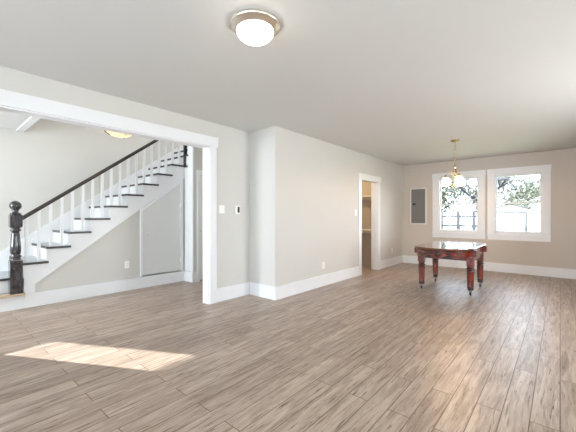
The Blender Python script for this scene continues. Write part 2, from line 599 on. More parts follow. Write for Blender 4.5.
def bboard(name, segs, label):
    bm = bmesh.new()
    for (x0, x1, y0, y1) in segs:
        box(bm, x0, x1, y0, y1, 0, BH, bevel=0.004)
    return struct(name, bm, M_TRIM, label, 'baseboard')


bboard('baseboard_left', [(XL, XL + BT, 2.81, YB, ), (XL, XL + BT, YF, 0.31)], 'white baseboard under the thermostat wall')
bboard('baseboard_jog', [(XL + BT, XB + BT, YB - BT, YB)], 'white baseboard wrapping the jog in the wall')
bboard('baseboard_dining', [(XB, XB + BT, YB, 6.025), (XB, XB + BT, 7.065, YK)], 'white baseboard along the pantry wall')
bboard('baseboard_back', [(XB + BT, XR, YK - BT, YK)], 'white baseboard below the pair of windows')
bboard('baseboard_right', [(XR - BT, XR, YF, YK - BT)], 'white baseboard along the right wall')
bboard('baseboard_rear', [(XL + BT, XR - BT, YF, YF + BT)], 'white baseboard behind the viewer')
bboard('baseboard_hall', [(XS, XS + BT, 0.93, PY), (XS + BT, XP + BT, PY - BT, PY), (XP, XP + BT, PY, HDY0 - 0.06)],
       'white baseboard running below the staircase')
bboard('baseboard_entry', [(XW, XW + BT, YF, FDY0 - 0.1), (XW, XW + BT, FDY1 + 0.1, 0.36), (XLB - BT, XLB, YF, 0.31), (XLB - BT, XLB, 2.81, 5.2)],
       'white baseboard around the entry hall')


# ------------------------------------------------------------------ windows
def window(n, x0, x1, label, left_ext, right_ext):
    """double hung window in the end wall; x0,x1 = rough opening"""
    root = thing('window_%d' % n, label, 'window', ((x0 + x1) / 2, YK, WZ0), kind='structure')
    cw = 0.123
    # casing
    obj('casing', boxes((x0 - cw, x0 + 0.006, YK - 0.02, YK, WZ0, WZ1 - 0.006), (x1 - 0.006, x1 + cw, YK - 0.02, YK, WZ0, WZ1 - 0.006), bevel=0.002), M_TRIM, root)
    obj('head_casing', boxes((x0 - cw - left_ext, x1 + cw + right_ext, YK - 0.026, YK, WZ1 - 0.006, WZ1 + 0.13),
                             bevel=0.003), M_TRIM, root)
    obj('sill', boxes((x0 - cw - left_ext, x1 + cw + right_ext, YK - 0.055, YK + 0.02, WZ0 - 0.03, WZ0), bevel=0.006), M_TRIM, root)
    obj('apron', boxes((x0 - cw, x1 + cw, YK - 0.018, YK, WZ0 - 0.128, WZ0 - 0.03), bevel=0.003), M_TRIM, root)
    # jamb liner
    j = 0.03
    obj('jamb', boxes((x0, x0 + j, YK + 0.001, YK + 0.15, WZ0, WZ1), (x1 - j, x1, YK + 0.001, YK + 0.15, WZ0, WZ1), (x0, x1, YK + 0.001, YK + 0.15, WZ1 - j * 0.6, WZ1),
                      (x0, x1, YK + 0.021, YK + 0.17, WZ0 - 0.01, WZ0 + 0.02)), M_TRIM, root)
    mid = 1.538
    f = 0.022
    for nm, ya, za, zb in (('lower_sash', YK + 0.045, WZ0 + 0.02, mid + 0.018), ('upper_sash', YK + 0.082, mid - 0.018, WZ1 - 0.018)):
        a, b = x0 + j, x1 - j
        lowrail = 0.055 if nm == 'lower_sash' else 0.032
        toprail = 0.034 if nm == 'upper_sash' else 0.032
        s = obj(nm, boxes((a, a + f, ya, ya + 0.032, za, zb), (b - f, b, ya, ya + 0.032, za, zb),
                          (a + f, b - f, ya, ya + 0.032, za, za + lowrail), (a + f, b - f, ya, ya + 0.032, zb - toprail, zb)), M_TRIM, root)
        obj('pane', boxes((a + f, b - f, ya + 0.014, ya + 0.018, za + lowrail, zb - toprail)), M_GLASS, s)
        if nm == 'lower_sash':
            for fx in (0.3, 0.7):
                xx = a + (b - a) * fx
                obj('sash_lock', boxes((xx - 0.03, xx + 0.03, ya + 0.004, ya + 0.03, zb, zb + 0.014), bevel=0.003), M_NICKEL, s)
    return root


window(1, W1[0], W1[1], 'left of the two end wall windows, hung behind the chandelier', 0.008, 0.006)
window(2, W2[0], W2[1], 'right of the two end wall windows, looking onto the garage', 0.006, 0.008)


def side_window(n, axis, face, a0, a1, label):
    """plain double hung window in one of the walls behind the viewer"""
    z0, z1 = 0.75, 2.25
    sgn = 1 if face > 0 else -1
    c = (a0 + a1) / 2
    root = thing('window_%d' % n, label, 'window', (face, c, z0) if axis == 'y' else (c, face, z0), kind='structure')

    def B(a, b, d0, d1, za, zb):
        d0, d1 = face + sgn * d0, face + sgn * d1
        d0, d1 = min(d0, d1), max(d0, d1)
        return (d0, d1, a, b, za, zb) if axis == 'y' else (a, b, d0, d1, za, zb)
    obj('casing', boxes(B(a0 - 0.11, a0, -0.02, 0, z0 - 0.1, z1 + 0.12), B(a1, a1 + 0.11, -0.02, 0, z0 - 0.1, z1 + 0.12), B(a0, a1, -0.02, 0, z1, z1 + 0.12),
                        B(a0, a1, -0.04, 0, z0 - 0.1, z0)), M_TRIM, root)
    m = (z0 + z1) / 2
    s = obj('sash', boxes(B(a0, a0 + 0.05, 0.03, 0.07, z0, z1), B(a1 - 0.05, a1, 0.03, 0.07, z0, z1), B(a0 + 0.05, a1 - 0.05, 0.03, 0.07, z0, z0 + 0.05),
                          B(a0 + 0.05, a1 - 0.05, 0.03, 0.07, z1 - 0.05, z1), B(a0 + 0.05, a1 - 0.05, 0.03, 0.07, m - 0.02, m + 0.02)), M_TRIM, root)
    obj('pane', boxes(B(a0 + 0.05, a1 - 0.05, 0.048, 0.052, z0 + 0.05, z1 - 0.05)), M_GLASS, s)


side_window(3, 'y', XR, -0.1, 1.3, 'added right wall window nearer the viewer, for daylight')  # room windows out of view, put in to give sky light
side_window(4, 'y', XR, 3.5, 4.9, 'added right wall window nearer the dining end, for daylight')
side_window(5, 'x', YF, -3.6, -2.2, 'added rear window nearest the hall opening, for daylight')
side_window(6, 'x', YF, -1.8, -0.4, 'added middle rear window, for daylight')
side_window(7, 'x', YF, 0.0, 1.4, 'added rear window nearest the right wall, for daylight')
side_window(8, 'x', YF, -6.0, -4.4, 'wide entry hall window')
side_window(9, 'x', 5.2, -5.05, -4.15, 'made-up window at the end of the hall passage, to brighten the door')  # invented opening, lets added daylight reach the hall door

# ------------------------------------------------------------------ doors
d = thing('door_1', 'slim white panelled door beyond the staircase end, round knob', 'door', (XP, (HDY0 + HDY1) / 2, 0), kind='structure')
obj('casing', boxes((XP, XP + CT, HDY0 - 0.055, HDY0 + 0.004, 0, HDZ), (XP, XP + CT, HDY1 - 0.004, HDY1 + 0.09, 0, HDZ),
                    (XP, XP + CT + 0.004, HDY0 - 0.06, HDY1 + 0.1, HDZ - 0.004, HDZ + 0.09), bevel=0.002), M_TRIM, d)
bm = boxes((XP - 0.06, XP - 0.025, HDY0 + 0.006, HDY1 - 0.006, 0.022, HDZ - 0.006))
for za, zb in ((0.2, 0.85), (1.02, 1.9)):
    for ya, yb in ((HDY0 + 0.13, HDY0 + 0.36), (HDY0 + 0.44, HDY1 - 0.13)):
        box(bm, XP - 0.027, XP - 0.018, ya, yb, za, zb, bevel=0.004)
leaf = obj('leaf', bm, M_DOOR, d)
bm = bmesh.new()
lathe(bm, [(0.028, 0), (0.028, 0.006), (0.010, 0.010), (0.010, 0.03), (0.024, 0.038), (0.029, 0.052), (0.022, 0.064), (0.0, 0.067)], XP - 0.025, HDY0 + 0.055, 16, axis='x', cz=0.965)
obj('knob', bm, M_NICKEL, leaf, 'brushed metal round knob')

d = thing('door_2', 'front entry door with a tall glass light', 'door', (XW, (FDY0 + FDY1) / 2, 0), kind='structure')
obj('casing', boxes((XW, XW + CT, FDY0 - 0.1, FDY0, 0, FDZ), (XW, XW + CT, FDY1, FDY1 + 0.1, 0, FDZ), (XW, XW + CT, FDY0 - 0.1, FDY1 + 0.1, FDZ, FDZ + 0.12)), M_TRIM, d)
GY0, GY1, GZ0, GZ1 = -1.02, -0.58, 1.30, 1.98
leaf = obj('leaf', boxes((XW - 0.06, XW - 0.015, FDY0 + 0.005, GY0, 0.01, FDZ - 0.005), (XW - 0.06, XW - 0.015, GY1, FDY1 - 0.005, 0.01, FDZ - 0.005),
                         (XW - 0.06, XW - 0.015, GY0, GY1, 0.01, GZ0), (XW - 0.06, XW - 0.015, GY0, GY1, GZ1, FDZ - 0.005)), M_DOOR, d)
obj('pane', boxes((XW - 0.04, XW - 0.036, GY0, GY1, GZ0, GZ1)), M_GLASS, leaf)

# under-stair closet door: sloped top
SL = 0.728


def diag(y):                   # lower edge of the stringer band
    return 0.31 + SL * (y - 1.045)


d = thing('door_3', 'grey-white under-stair closet door with a slanted top', 'door', (XS, 2.9, 0.2), kind='structure')
cy0, cy1 = 2.545, 3.262
prt = [(cy0, 0.215), (cy1, 0.215), (cy1, diag(cy1) - 0.065), (cy0, diag(cy0) - 0.065)]
bm = bmesh.new()
prism(bm, prt, 0, XS - 0.03, XS - 0.002)
leaf = obj('leaf', bm, M_CDOOR, d)
bm = bmesh.new()
prism(bm, [(cy0 - 0.045, 0.2), (cy0 - 0.006, 0.2), (cy0 - 0.006, diag(cy0 - 0.006) - 0.055), (cy0 - 0.045, diag(cy0 - 0.045) - 0.03)], 0, XS - 0.012, XS + 0.008)
prism(bm, [(cy1 + 0.006, 0.2), (cy1 + 0.055, 0.2), (cy1 + 0.055, diag(cy1 + 0.055) - 0.03), (cy1 + 0.006, diag(cy1 + 0.006) - 0.055)], 0, XS - 0.012, XS + 0.008)
prism(bm, [(cy0 - 0.045, diag(cy0 - 0.045) - 0.03), (cy0 - 0.006, diag(cy0 - 0.006) - 0.055), (cy1 + 0.006, diag(cy1 + 0.006) - 0.055), (cy1 + 0.055, diag(cy1 + 0.055) - 0.03),
           (cy1 + 0.055, diag(cy1 + 0.055) - 0.005), (cy0 - 0.045, diag(cy0 - 0.045) - 0.005)], 0, XS - 0.012, XS + 0.008)
obj('casing', bm, M_TRIM, d)
bm = bmesh.new()
lathe(bm, [(0.007, 0), (0.007, 0.014), (0.015, 0.02), (0.016, 0.028), (0.0, 0.034)], XS - 0.002, cy0 + 0.075, 14, axis='x', cz=0.925)
obj('knob', bm, M_NICKEL, leaf, 'small round metal knob')
for hz in (0.42, 1.45):
    obj('hinge', boxes((XS - 0.004, XS + 0.011, cy1 - 0.012, cy1 + 0.012, hz - 0.045, hz + 0.045), bevel=0.002), M_PLATE, leaf)

# ------------------------------------------------------------------ staircase
st = thing('staircase', 'white staircase with dark treads, black newel post and dark handrail', 'staircase', ((XS + XW) / 2, 2.0, 0))
Y0, Z0, RUN, RISE = 0.900, 0.617, 0.271, 0.2015


def ny(k):
    return Y0 + RUN * k


def tz(k):
    return Z0 + RISE * k


XI = -5.55
# outer stringer (closed side panel): stepped top, slanted lower edge
pts = [(0.40, 0.0), (0.40, tz(-2) - 0.03), (ny(0) + 0.025, tz(-2) - 0.03)]
for k in range(0, 9):
    if k > 0:
        pts.append((ny(k) + 0.025, tz(k - 1) - 0.03))
    pts.append((ny(k) + 0.025, tz(k) - 0.03))
pts.append((PY, tz(8) - 0.03))
pts += [(PY, diag(PY)), (1.045, 0.31), (1.045, 0.0)]
bm = bmesh.new()
prism(bm, pts, 0, XI - 0.02, XS)
box(bm, -5.70, -5.68, ny(-1) + 0.025, ny(0) + 0.03, tz(-2), tz(-1) - 0.03)
obj('stringer', bm, M_TRIM, st)
# wall panel below the stringer, set back a little
bm = bmesh.new()
prism(bm, [(1.045, 0.0), (cy0 - 0.006, 0), (cy0 - 0.006, 0.21), (cy1 + 0.006, 0.21), (cy1 + 0.006, 0.0), (PY, 0), (PY, diag(PY) + 0.02),
           (cy1 + 0.006, diag(cy1 + 0.006) + 0.02), (cy1 + 0.006, diag(cy1 + 0.006) - 0.06), (cy0 - 0.006, diag(cy0 - 0.006) - 0.06), (cy0 - 0.006, diag(cy0 - 0.006) + 0.02), (1.045, 0.33)], 0, XI - 0.02, XS - 0.012)
obj('side_panel', bm, M_WALL, st, 'greige painted panel under the slope')
# band moulding along the slope
bm = bmesh.new()
prism(bm, [(1.045, 0.31), (PY, diag(PY)), (PY, diag(PY) + 0.022), (1.045, 0.335)], 0, XS, XS + 0.007)
prism(bm, [(1.025, 0.2), (1.045, 0.2), (1.045, 0.335), (1.025, 0.32)], 0, XS, XS + 0.007)
obj('moulding', bm, M_TRIM, st)
for k in range(-2, 12):
    xo = XS + 0.03 if k < 9 else -5.40
    if k == -2:
        xo = XS + 0.05
    y1 = ny(k) + RUN + 0.025
    if k == -2:
        bm = boxes((XW + 0.025, xo, ny(k), y1, tz(k) - 0.03, tz(k)), (-5.655, xo, y1, 0.935, tz(k) - 0.03, tz(k)))
        obj('tread', bm, M_TAN, st, 'bottom tread of worn tan wood')
    else:
        xe = -5.655 if k == -1 else xo
        ye = PY if k == 8 else y1
        bs = [(XW + 0.025, xe - 0.02, ny(k) + 0.02, ye, tz(k) - 0.03, tz(k))]
        if k == 8:
            bs.append((XW + 0.025, -5.43, ye, ny(k) + RUN + 0.025, tz(k) - 0.03, tz(k)))
        tr = obj('tread', boxes(*bs), M_TREAD, st)
        bs = [(XW + 0.025, xe, ny(k), ny(k) + 0.02, tz(k) - 0.03, tz(k) + 0.001)]
        if k < 9:
            bs.append((xe - 0.02, xe, ny(k) + 0.02, ye, tz(k) - 0.03, tz(k) + 0.001))
        obj('nosing', boxes(*bs), M_NOSE, tr, 'dark brown front and end edge of the tread')
    obj('riser', boxes((XW + 0.02, (XI - 0.02 if k > -1 else -5.68 if k == -1 else XI - 0.02) if k < 9 else -5.40, ny(k) + 0.025, ny(k) + 0.04, max(tz(k - 1), 0.002) if k > -2 else 0.002, tz(k) - 0.03)), M_TRIM, st)
    # little cove under the overhang, on the open end
    if -1 < k < 9:
        obj('riser_return', boxes((XS, XS + 0.008, ny(k) + 0.006, ny(k) + 0.03, tz(k - 1) + 0.001, tz(k) - 0.03)), M_TRIM, st)
# dark cap of the ledge at the stair head and its half newel
obj('cap', boxes((XS, -5.421, PY, PY + 0.15, 2.191, 2.2285)), M_NOSE, st)
obj('upper_newel_post', boxes((-5.532, -5.482, 3.33, 3.385, 2.2295, 3.05), bevel=0.004), M_EBONY, st, 'slim black post at the stair head')
# skirt board on the wall
bm = bmesh.new()
def sk(y):
    return 0.9217 + 0.700 * (y - 1.128) + 0.02
prism(bm, [(0.30, 0.0), (0.30, sk(0.30)), (4.3, sk(4.3)), (4.3, sk(4.3) - 0.55), (0.95, 0.0)], 0, XW, XW + 0.022)
obj('skirt_board', bm, M_TRIM, st)
# balusters, two to a tread
XBAL = -5.575


def rail_z(y):
    return 1.245 + 0.742 * (y - 0.945)


for i in range(18):
    y = 0.962 + i * RUN / 2
    k = int((y - 0.02 - Y0) / RUN)
    if y > PY + 0.02:
        break
    obj('baluster', boxes((XBAL - 0.018, XBAL + 0.018, y - 0.018, y + 0.018, tz(k), rail_z(y) - 0.02)), M_TRIM, st)
# handrail with rounded profile, following the slope
bm = bmesh.new()
prof = [(-0.028, -0.028), (0.028, -0.028), (0.033, 0.0), (0.028, 0.022), (0.014, 0.033), (-0.014, 0.033), (-0.028, 0.022), (-0.033, 0.0)]
ya, yb = 0.92, 3.36
ra = [bm.verts.new((XBAL + u, ya, rail_z(ya) + v)) for u, v in prof]
rb = [bm.verts.new((XBAL + u, yb, rail_z(yb) + v)) for u, v in prof]
fs = [bm.faces.new(ra), bm.faces.new(rb[::-1])]
for i in range(8):
    fs.append(bm.faces.new((ra[i], rb[i], rb[(i + 1) % 8], ra[(i + 1) % 8])))
bmesh.ops.recalc_face_normals(bm, faces=fs)
obj('handrail', bm, M_RAIL, st, 'dark brown handrail')
# newel
nx, nyy = -5.565, 0.845
bm = bmesh.new()
box(bm, nx - 0.066, nx + 0.066, nyy - 0.066, nyy + 0.066, tz(-2), 0.665, bevel=0.006)
lathe(bm, [(0.066, 0.662), (0.055, 0.675), (0.05, 0.69), (0.064, 0.705), (0.064, 0.72), (0.048, 0.735), (0.056, 0.75), (0.060, 0.79), (0.058, 0.86), (0.052, 0.94), (0.046, 1.02), (0.042, 1.045),
           (0.06, 1.055), (0.063, 1.068), (0.05, 1.08), (0.048, 1.09), (0.062, 1.10), (0.066, 1.112)], nx, nyy, 28)
box(bm, nx - 0.066, nx + 0.066, nyy - 0.066, nyy + 0.066, 1.105, 1.272, bevel=0.012)
lathe(bm, [(0.06, 1.270), (0.064, 1.282), (0.056, 1.295), (0.034, 1.305), (0.03, 1.325), (0.04, 1.335)], nx, nyy, 28)
nw = obj('newel_post', bm, M_EBONY, st, 'black turned newel post with square blocks')
bm = bmesh.new()
ball(bm, (nx, nyy, 1.394), 0.067, 28)
obj('ball_finial', bm, M_EBONY, nw)

# ------------------------------------------------------------------ wall fittings
def switch_plate(name, axis, face, a, z, w, label, gangs=1):
    """plate on a wall facing +x (axis x) or -y"""
    root = thing(name, label, 'light switch', (face, a, z))
    obj('plate', boxes((face, face + 0.007, a - w / 2, a + w / 2, z - 0.06, z + 0.06), bevel=0.002), M_PLATE, root)
    for g in range(gangs):
        c = a + (g - (gangs - 1) / 2) * 0.046
        obj('toggle', boxes((face + 0.006, face + 0.011, c - 0.016, c + 0.016, z - 0.033, z + 0.033), bevel=0.002), M_PLATE, root)
    return root


def outlet(face, a, z, label):
    root = thing('power_outlet', label, 'outlet', (face, a, z))
    obj('plate', boxes((face, face + 0.006, a - 0.037, a + 0.037, z - 0.06, z + 0.06), bevel=0.002), M_PLATE, root)
    for s in (-1, 1):
        p = obj('socket', boxes((face + 0.005, face + 0.009, a - 0.017, a + 0.017, z + s * 0.022 - 0.014, z + s * 0.022 + 0.014), bevel=0.002), M_PLATE, root)
        obj('slot', boxes((face + 0.0085, face + 0.0098, a - 0.008, a - 0.005, z + s * 0.022 - 0.006, z + s * 0.022 + 0.006),
                          (face + 0.0085, face + 0.0098, a + 0.005, a + 0.008, z + s * 0.022 - 0.006, z + s * 0.022 + 0.006)), M_SLOT, p)
    return root


switch_plate('light_switch', 'x', XL, 2.91, 1.355, 0.10, 'white switch plate between the hall opening casing and the thermostat', 2)
switch_plate('light_switch', 'x', XB, 5.915, 1.325, 0.075, 'narrow white switch plate left of the pantry doorway')
outlet(XS - 0.012, 2.28, 0.437, 'white outlet on the greige panel under the stairs')
outlet(XB, 4.725, 0.37, 'white outlet low on the long wall before the pantry doorway')
outlet(XB, 7.785, 0.372, 'white outlet low on the wall between pantry doorway and room corner')
tm = thing('thermostat', 'small white wall thermostat with a dark upright screen', 'thermostat', (XL, 3.205, 1.35))
obj('body', boxes((XL, XL + 0.022, 3.160, 3.250, 1.285, 1.415), bevel=0.006), M_PLATE, tm)
obj('screen', boxes((XL + 0.0215, XL + 0.0235, 3.196, 3.238, 1.305, 1.398), bevel=0.0005), M_SCREEN, tm)
# electrical panel
ep = thing('electrical_panel', 'dark grey electrical panel door set in the end wall left of the windows', 'electrical panel', (-2.81, YK, 1.05))
obj('frame', boxes((-3.018, -2.987, YK - 0.012, YK, 1.035, 1.98), (-2.633, -2.602, YK - 0.012, YK, 1.035, 1.98), (-2.987, -2.633, YK - 0.012, YK, 1.95, 1.98), (-2.987, -2.633, YK - 0.012, YK, 1.035, 1.062), bevel=0.002),
    mat('pale_panel_surround', (0.70, 0.67, 0.62), 0.45, noise=0.01), ep, 'pale painted surround')
bm = boxes((-2.987, -2.633, YK - 0.008, YK - 0.001, 1.062, 1.95))
box(bm, -2.979, -2.641, YK - 0.014, YK - 0.006, 1.215, 1.942, bevel=0.003)
for i in range(6):
    xx = -2.93 + i * 0.048
    box(bm, xx, xx + 0.012, YK - 0.0175, YK - 0.012, 1.25, 1.91, bevel=0.002)
box(bm, -2.979, -2.641, YK - 0.012, YK - 0.006, 1.072, 1.205, bevel=0.003)
pd = obj('door', bm, M_PANEL, ep)
obj('latch', boxes((-2.945, -2.875, YK - 0.024, YK - 0.013, 1.535, 1.585), bevel=0.003), M_SLOT, pd, 'black latch')

# pantry shelves
for z, lb, nm in ((1.725, 'upper cream shelf seen through the pantry doorway', 'pantry_shelf'), (0.918, 'lower cream shelf seen through the pantry doorway', 'pantry_shelf')):
    r = thing(nm, lb, 'shelf', (-4.2, 7.15, z - 0.1))
    obj('board', boxes((-4.98, XBB - 0.002, 6.93, 7.15, z - 0.02, z + 0.014), bevel=0.002), M_SHELF, r)
    obj('cleat', boxes((-4.98, XBB - 0.002, 7.128, 7.15, z - 0.09, z - 0.02)), M_SHELF, r)

# ------------------------------------------------------------------ lamps
# flush ceiling lamp
lx, ly = -1.617, 1.530
cl = thing('ceiling_light', 'round flush ceiling light with nickel ring and glowing white dome', 'ceiling light', (lx, ly, H))
bm = bmesh.new()
lathe(bm, [(0.155, 0.0), (0.172, -0.006), (0.176, -0.016), (0.172, -0.026), (0.166, -0.030), (0.160, -0.034), (0.150, -0.044), (0.140, -0.052), (0.134, -0.055), (0.126, -0.053), (0.10, -0.045)], lx, ly, 48, cz=H)
obj('ring', bm, M_NICKEL, cl)
bm = bmesh.new()
prof = []
for k in range(13):
    a = (PI / 2) * k / 12
    prof.append((0.128 * math.cos(a) ** 0.8 if k < 12 else 0.0, -0.052 - 0.070 * math.sin(a)))
lathe(bm, prof, lx, ly, 40, cz=H)
dm = obj('dome', bm, M_DOME, cl)
bm = bmesh.new()
lathe(bm, [(0.012, -0.115), (0.013, -0.124), (0.008, -0.127), (0.009, -0.134), (0.0, -0.140)], lx, ly, 14, cz=H)
obj('finial', bm, M_NICKEL, cl)

# hall lamp: alabaster bowl on a short stem
hx, hy = -4.60, 1.80
hl = thing('hall_light', 'hanging amber alabaster bowl light in the hall behind the opening header', 'ceiling light', (hx, hy, H))
bm = bmesh.new()
lathe(bm, [(0.075, 0.0), (0.075, -0.012), (0.045, -0.03), (0.012, -0.035), (0.012, -0.13), (0.02, -0.14), (0.0, -0.145)], hx, hy, 24, cz=H)
obj('canopy', bm, M_BRONZE, hl)
bm = bmesh.new()
prof = [(0.0, -0.258), (0.06, -0.254), (0.115, -0.238), (0.16, -0.212), (0.19, -0.18), (0.205, -0.150), (0.197, -0.150), (0.18, -0.178), (0.15, -0.204), (0.10, -0.228), (0.0, -0.245)]
lathe(bm, prof, hx, hy, 40, cz=H)
bw = obj('bowl', bm, M_BOWL, hl)
bm = bmesh.new()
for a0 in (0.25, 0.25 + 2 * PI / 3, 0.25 + 4 * PI / 3):
    tube(bm, [(hx + r * math.cos(a0), hy + r * math.sin(a0), H + z) for r, z in ((0.012, -0.11), (0.11, -0.125), (0.208, -0.147), (0.203, -0.165), (0.178, -0.203), (0.118, -0.245))], 0.006, 6)
for k in range(24):
    pass
obj('bracket', bm, M_BRONZE, hl)
bm = bmesh.new()
tube(bm, [(hx + 0.172 * math.cos(2 * PI * k / 40), hy + 0.172 * math.sin(2 * PI * k / 40), H - 0.205) for k in range(41)], 0.005, 6)
obj('band', bm, M_BRONZE, bw)
light('hall_bulb', 'POINT', (hx, hy, H - 0.125), 22, (1.0, 0.96, 0.92), radius=0.03)

# chandelier
cx, cy = -1.42, 6.20
ch = thing('chandelier', 'small brass chandelier with scrolled arms and lit white shades before the left window', 'chandelier', (cx, cy, H))
bm = bmesh.new()
lathe(bm, [(0.072, 0.0), (0.072, -0.010), (0.06, -0.022), (0.022, -0.030), (0.012, -0.045), (0.0, -0.05)], cx, cy, 24, cz=H)
obj('canopy', bm, M_BRASS, ch)
bm = bmesh.new()
for k in range(14):                # chain links
    zc = H - 0.06 - k * 0.026
    a = (k % 2) * PI / 2
    ring = []
    for q in range(11):
        t = 2 * PI * q / 10
        u, w = 0.009 * math.cos(t), 0.019 * math.sin(t)
        ring.append((cx + u * math.cos(a), cy + u * math.sin(a), zc + w))
    tube(bm, ring, 0.0035, 6)
obj('chain', bm, M_BRASS, ch)
bm = bmesh.new()
lathe(bm, [(0.0, 2.185), (0.014, 2.18), (0.016, 2.16), (0.024, 2.14), (0.026, 2.11), (0.017, 2.08), (0.013, 2.05), (0.02, 2.03), (0.022, 2.01), (0.010, 1.99), (0.008, 1.83), (0.02, 1.82), (0.035, 1.81), (0.03, 1.795), (0.012, 1.785), (0.014, 1.77), (0.0, 1.755)], cx, cy, 20)
obj('stem', bm, M_BRASS, ch)
for a in (3.28, 3.28 + 2 * PI / 3, 3.28 + 4 * PI / 3):
    ca, sa = math.cos(a), math.sin(a)
    bm = bmesh.new()
    path = [(0.02, 2.09), (0.045, 2.05), (0.075, 2.005), (0.10, 1.985), (0.125, 1.99), (0.145, 2.00), (0.158, 1.985), (0.152, 1.965)]
    tube(bm, [(cx + r * ca, cy + r * sa, z) for r, z in path], 0.007, 8)
    path = [(0.02, 1.81), (0.05, 1.83), (0.055, 1.88), (0.045, 1.93), (0.03, 1.97), (0.035, 2.01), (0.05, 2.04)]
    tube(bm, [(cx + r * ca, cy + r * sa, z) for r, z in path], 0.005, 8)
    obj('arm', bm, M_BRASS, ch)
    sx, sy = cx + 0.148 * ca, cy + 0.148 * sa
    bm = bmesh.new()
    lathe(bm, [(0.0, 1.985), (0.02, 1.98), (0.034, 1.955), (0.036, 1.94), (0.0, 1.938)], sx, sy, 18)
    s = obj('socket_cup', bm, M_BRASS, ch)
    bm = bmesh.new()
    lathe(bm, [(0.034, 1.945), (0.050, 1.935), (0.060, 1.90), (0.066, 1.86), (0.072, 1.82), (0.076, 1.80), (0.071, 1.80), (0.060, 1.86), (0.05, 1.92), (0.0, 1.938)], sx, sy, 24)
    obj('lamp_shade', bm, M_SHADE, s)
    light('chandelier_bulb', 'POINT', (sx, sy, 1.785), 15, (1.0, 0.62, 0.34), radius=0.02)

# ------------------------------------------------------------------ antique table
tx, ty, TZ = -1.445, 6.06, 0.757
tb = thing('dining_table', 'antique reddish cherry wood table with bowed ends and fluted caster legs', 'table', (tx, ty, 0))


def outline(hx_, hy_, sag, corner=0.0, n=22):
    """stadium-like plan: straight long sides, bowed ends with small corner lugs"""
    p = []
    for i in range(n + 1):                       # +y end, from right to left
        t = PI * i / n
        p.append((hx_ * math.cos(t), hy_ + sag * math.sin(t) ** 0.9))
    for i in range(n + 1):
        t = PI * i / n
        p.append((-hx_ * math.cos(t), -hy_ - sag * math.sin(t) ** 0.9))
    return p


def slab(bm, layers, hy_=0.46, sag=0.42):
    """stack of outlines (hx, z)"""
    rings = []
    for hx_, z, s in layers:
        rings.append([bm.verts.new((tx + x, ty + y, z)) for x, y in outline(hx_, hy_ + s, sag)])
    fs = []
    n = len(rings[0])
    for a, b in zip(rings, rings[1:]):
        for i in range(n):
            fs.append(bm.faces.new((a[i], a[(i + 1) % n], b[(i + 1) % n], b[i])))
    fs.append(bm.faces.new(rings[0][::-1]))
    fs.append(bm.faces.new(rings[-1]))
    bmesh.ops.recalc_face_normals(bm, faces=fs)


bm = bmesh.new()
slab(bm, [(0.425, TZ - 0.034, -0.01), (0.433, TZ - 0.030, 0.0), (0.437, TZ - 0.022, 0.003), (0.447, TZ - 0.014, 0.01), (0.449, TZ - 0.006, 0.012), (0.443, TZ, 0.008)])
obj('tabletop', bm, M_CHTOP, tb)
# apron: follows the outline, scalloped lower edge
ap = outline(0.415, 0.44, 0.40, n=60)
bm = bmesh.new()
n = len(ap)
ro, ri = [], []
for i, (x, y) in enumerate(ap):
    if abs(y) >= 0.44:
        u = abs(x) / 0.415                       # 0 mid of the end .. 1 corner
        drop = 0.104 + 0.024 * math.cos(u * PI * 3.0) * (1 if u < 0.95 else 0) + (0.02 if u > 0.8 else 0)
    else:
        drop = 0.115
    zb = TZ - 0.034 - drop
    k = 0.955
    ro.append((bm.verts.new((tx + x, ty + y, TZ - 0.034)), bm.verts.new((tx + x, ty + y, zb))))
    ri.append((bm.verts.new((tx + x * k, ty + y * k, TZ - 0.034)), bm.verts.new((tx + x * k, ty + y * k, zb))))
fs = []
for i in range(n):
    j = (i + 1) % n
    fs.append(bm.faces.new((ro[i][0], ro[j][0], ro[j][1], ro[i][1])))
    fs.append(bm.faces.new((ri[i][0], ri[i][1], ri[j][1], ri[j][0])))
    fs.append(bm.faces.new((ro[i][1], ro[j][1], ri[j][1], ri[i][1])))
    fs.append(bm.faces.new((ro[i][0], ri[i][0], ri[j][0], ro[j][0])))
bmesh.ops.recalc_face_normals(bm, faces=fs)
apr = obj('apron', bm, M_CHERRY, tb)
# bead along the apron
for s in (-1, 1):
    bm = bmesh.new()
    pts = [(tx + 0.42 * math.cos(PI * i / 40), ty + s * (0.445 + 0.402 * math.sin(PI * i / 40) ** 0.9), TZ - 0.046) for i in range(41)]
    tube(bm, pts, 0.008, 8)
    obj('bead_moulding', bm, M_CHDARK, apr)
    # carved boss and leaf scrolls in the middle of the bowed end
    bm = bmesh.new()
    yc = ty + s * 0.842
    lathe(bm, [(0.042, 0), (0.045, s * 0.006), (0.036, s * 0.012), (0.028, s * 0.012), (0.024, s * 0.022), (0.0, s * 0.028)], tx, yc, 20, flute=(-1, 1, 8, 0.18), axis='y', cz=TZ - 0.092)
    obj('carved_boss', bm, M_CHDARK, apr)
    for q in (-1, 1):
        bm = bmesh.new()
        pts = []
        for i in range(15):
            t = i / 14
            xx = q * (0.06 + 0.25 * t)
            yy = 0.44 + 0.40 * math.sqrt(max(0, 1 - (xx / 0.415) ** 2)) ** 0.9 + 0.003
            pts.append((tx + xx, ty + s * yy, TZ - 0.095 + 0.022 * math.sin(t * PI * 2.2)))
        tube(bm, pts, [0.012 - 0.007 * i / 14 for i in range(15)], 8)
        obj('carved_scroll', bm, M_CHDARK, apr)
# corner lugs
for sx_ in (-1, 1):
    for sy_ in (-1, 1):
        bm = boxes((tx + sx_ * 0.432 - 0.035, tx + sx_ * 0.432 + 0.035, ty + sy_ * 0.44 - 0.05, ty + sy_ * 0.44 + 0.05, TZ - 0.135, TZ - 0.03), bevel=0.012)
        obj('corner_block', bm, M_CHERRY, tb)
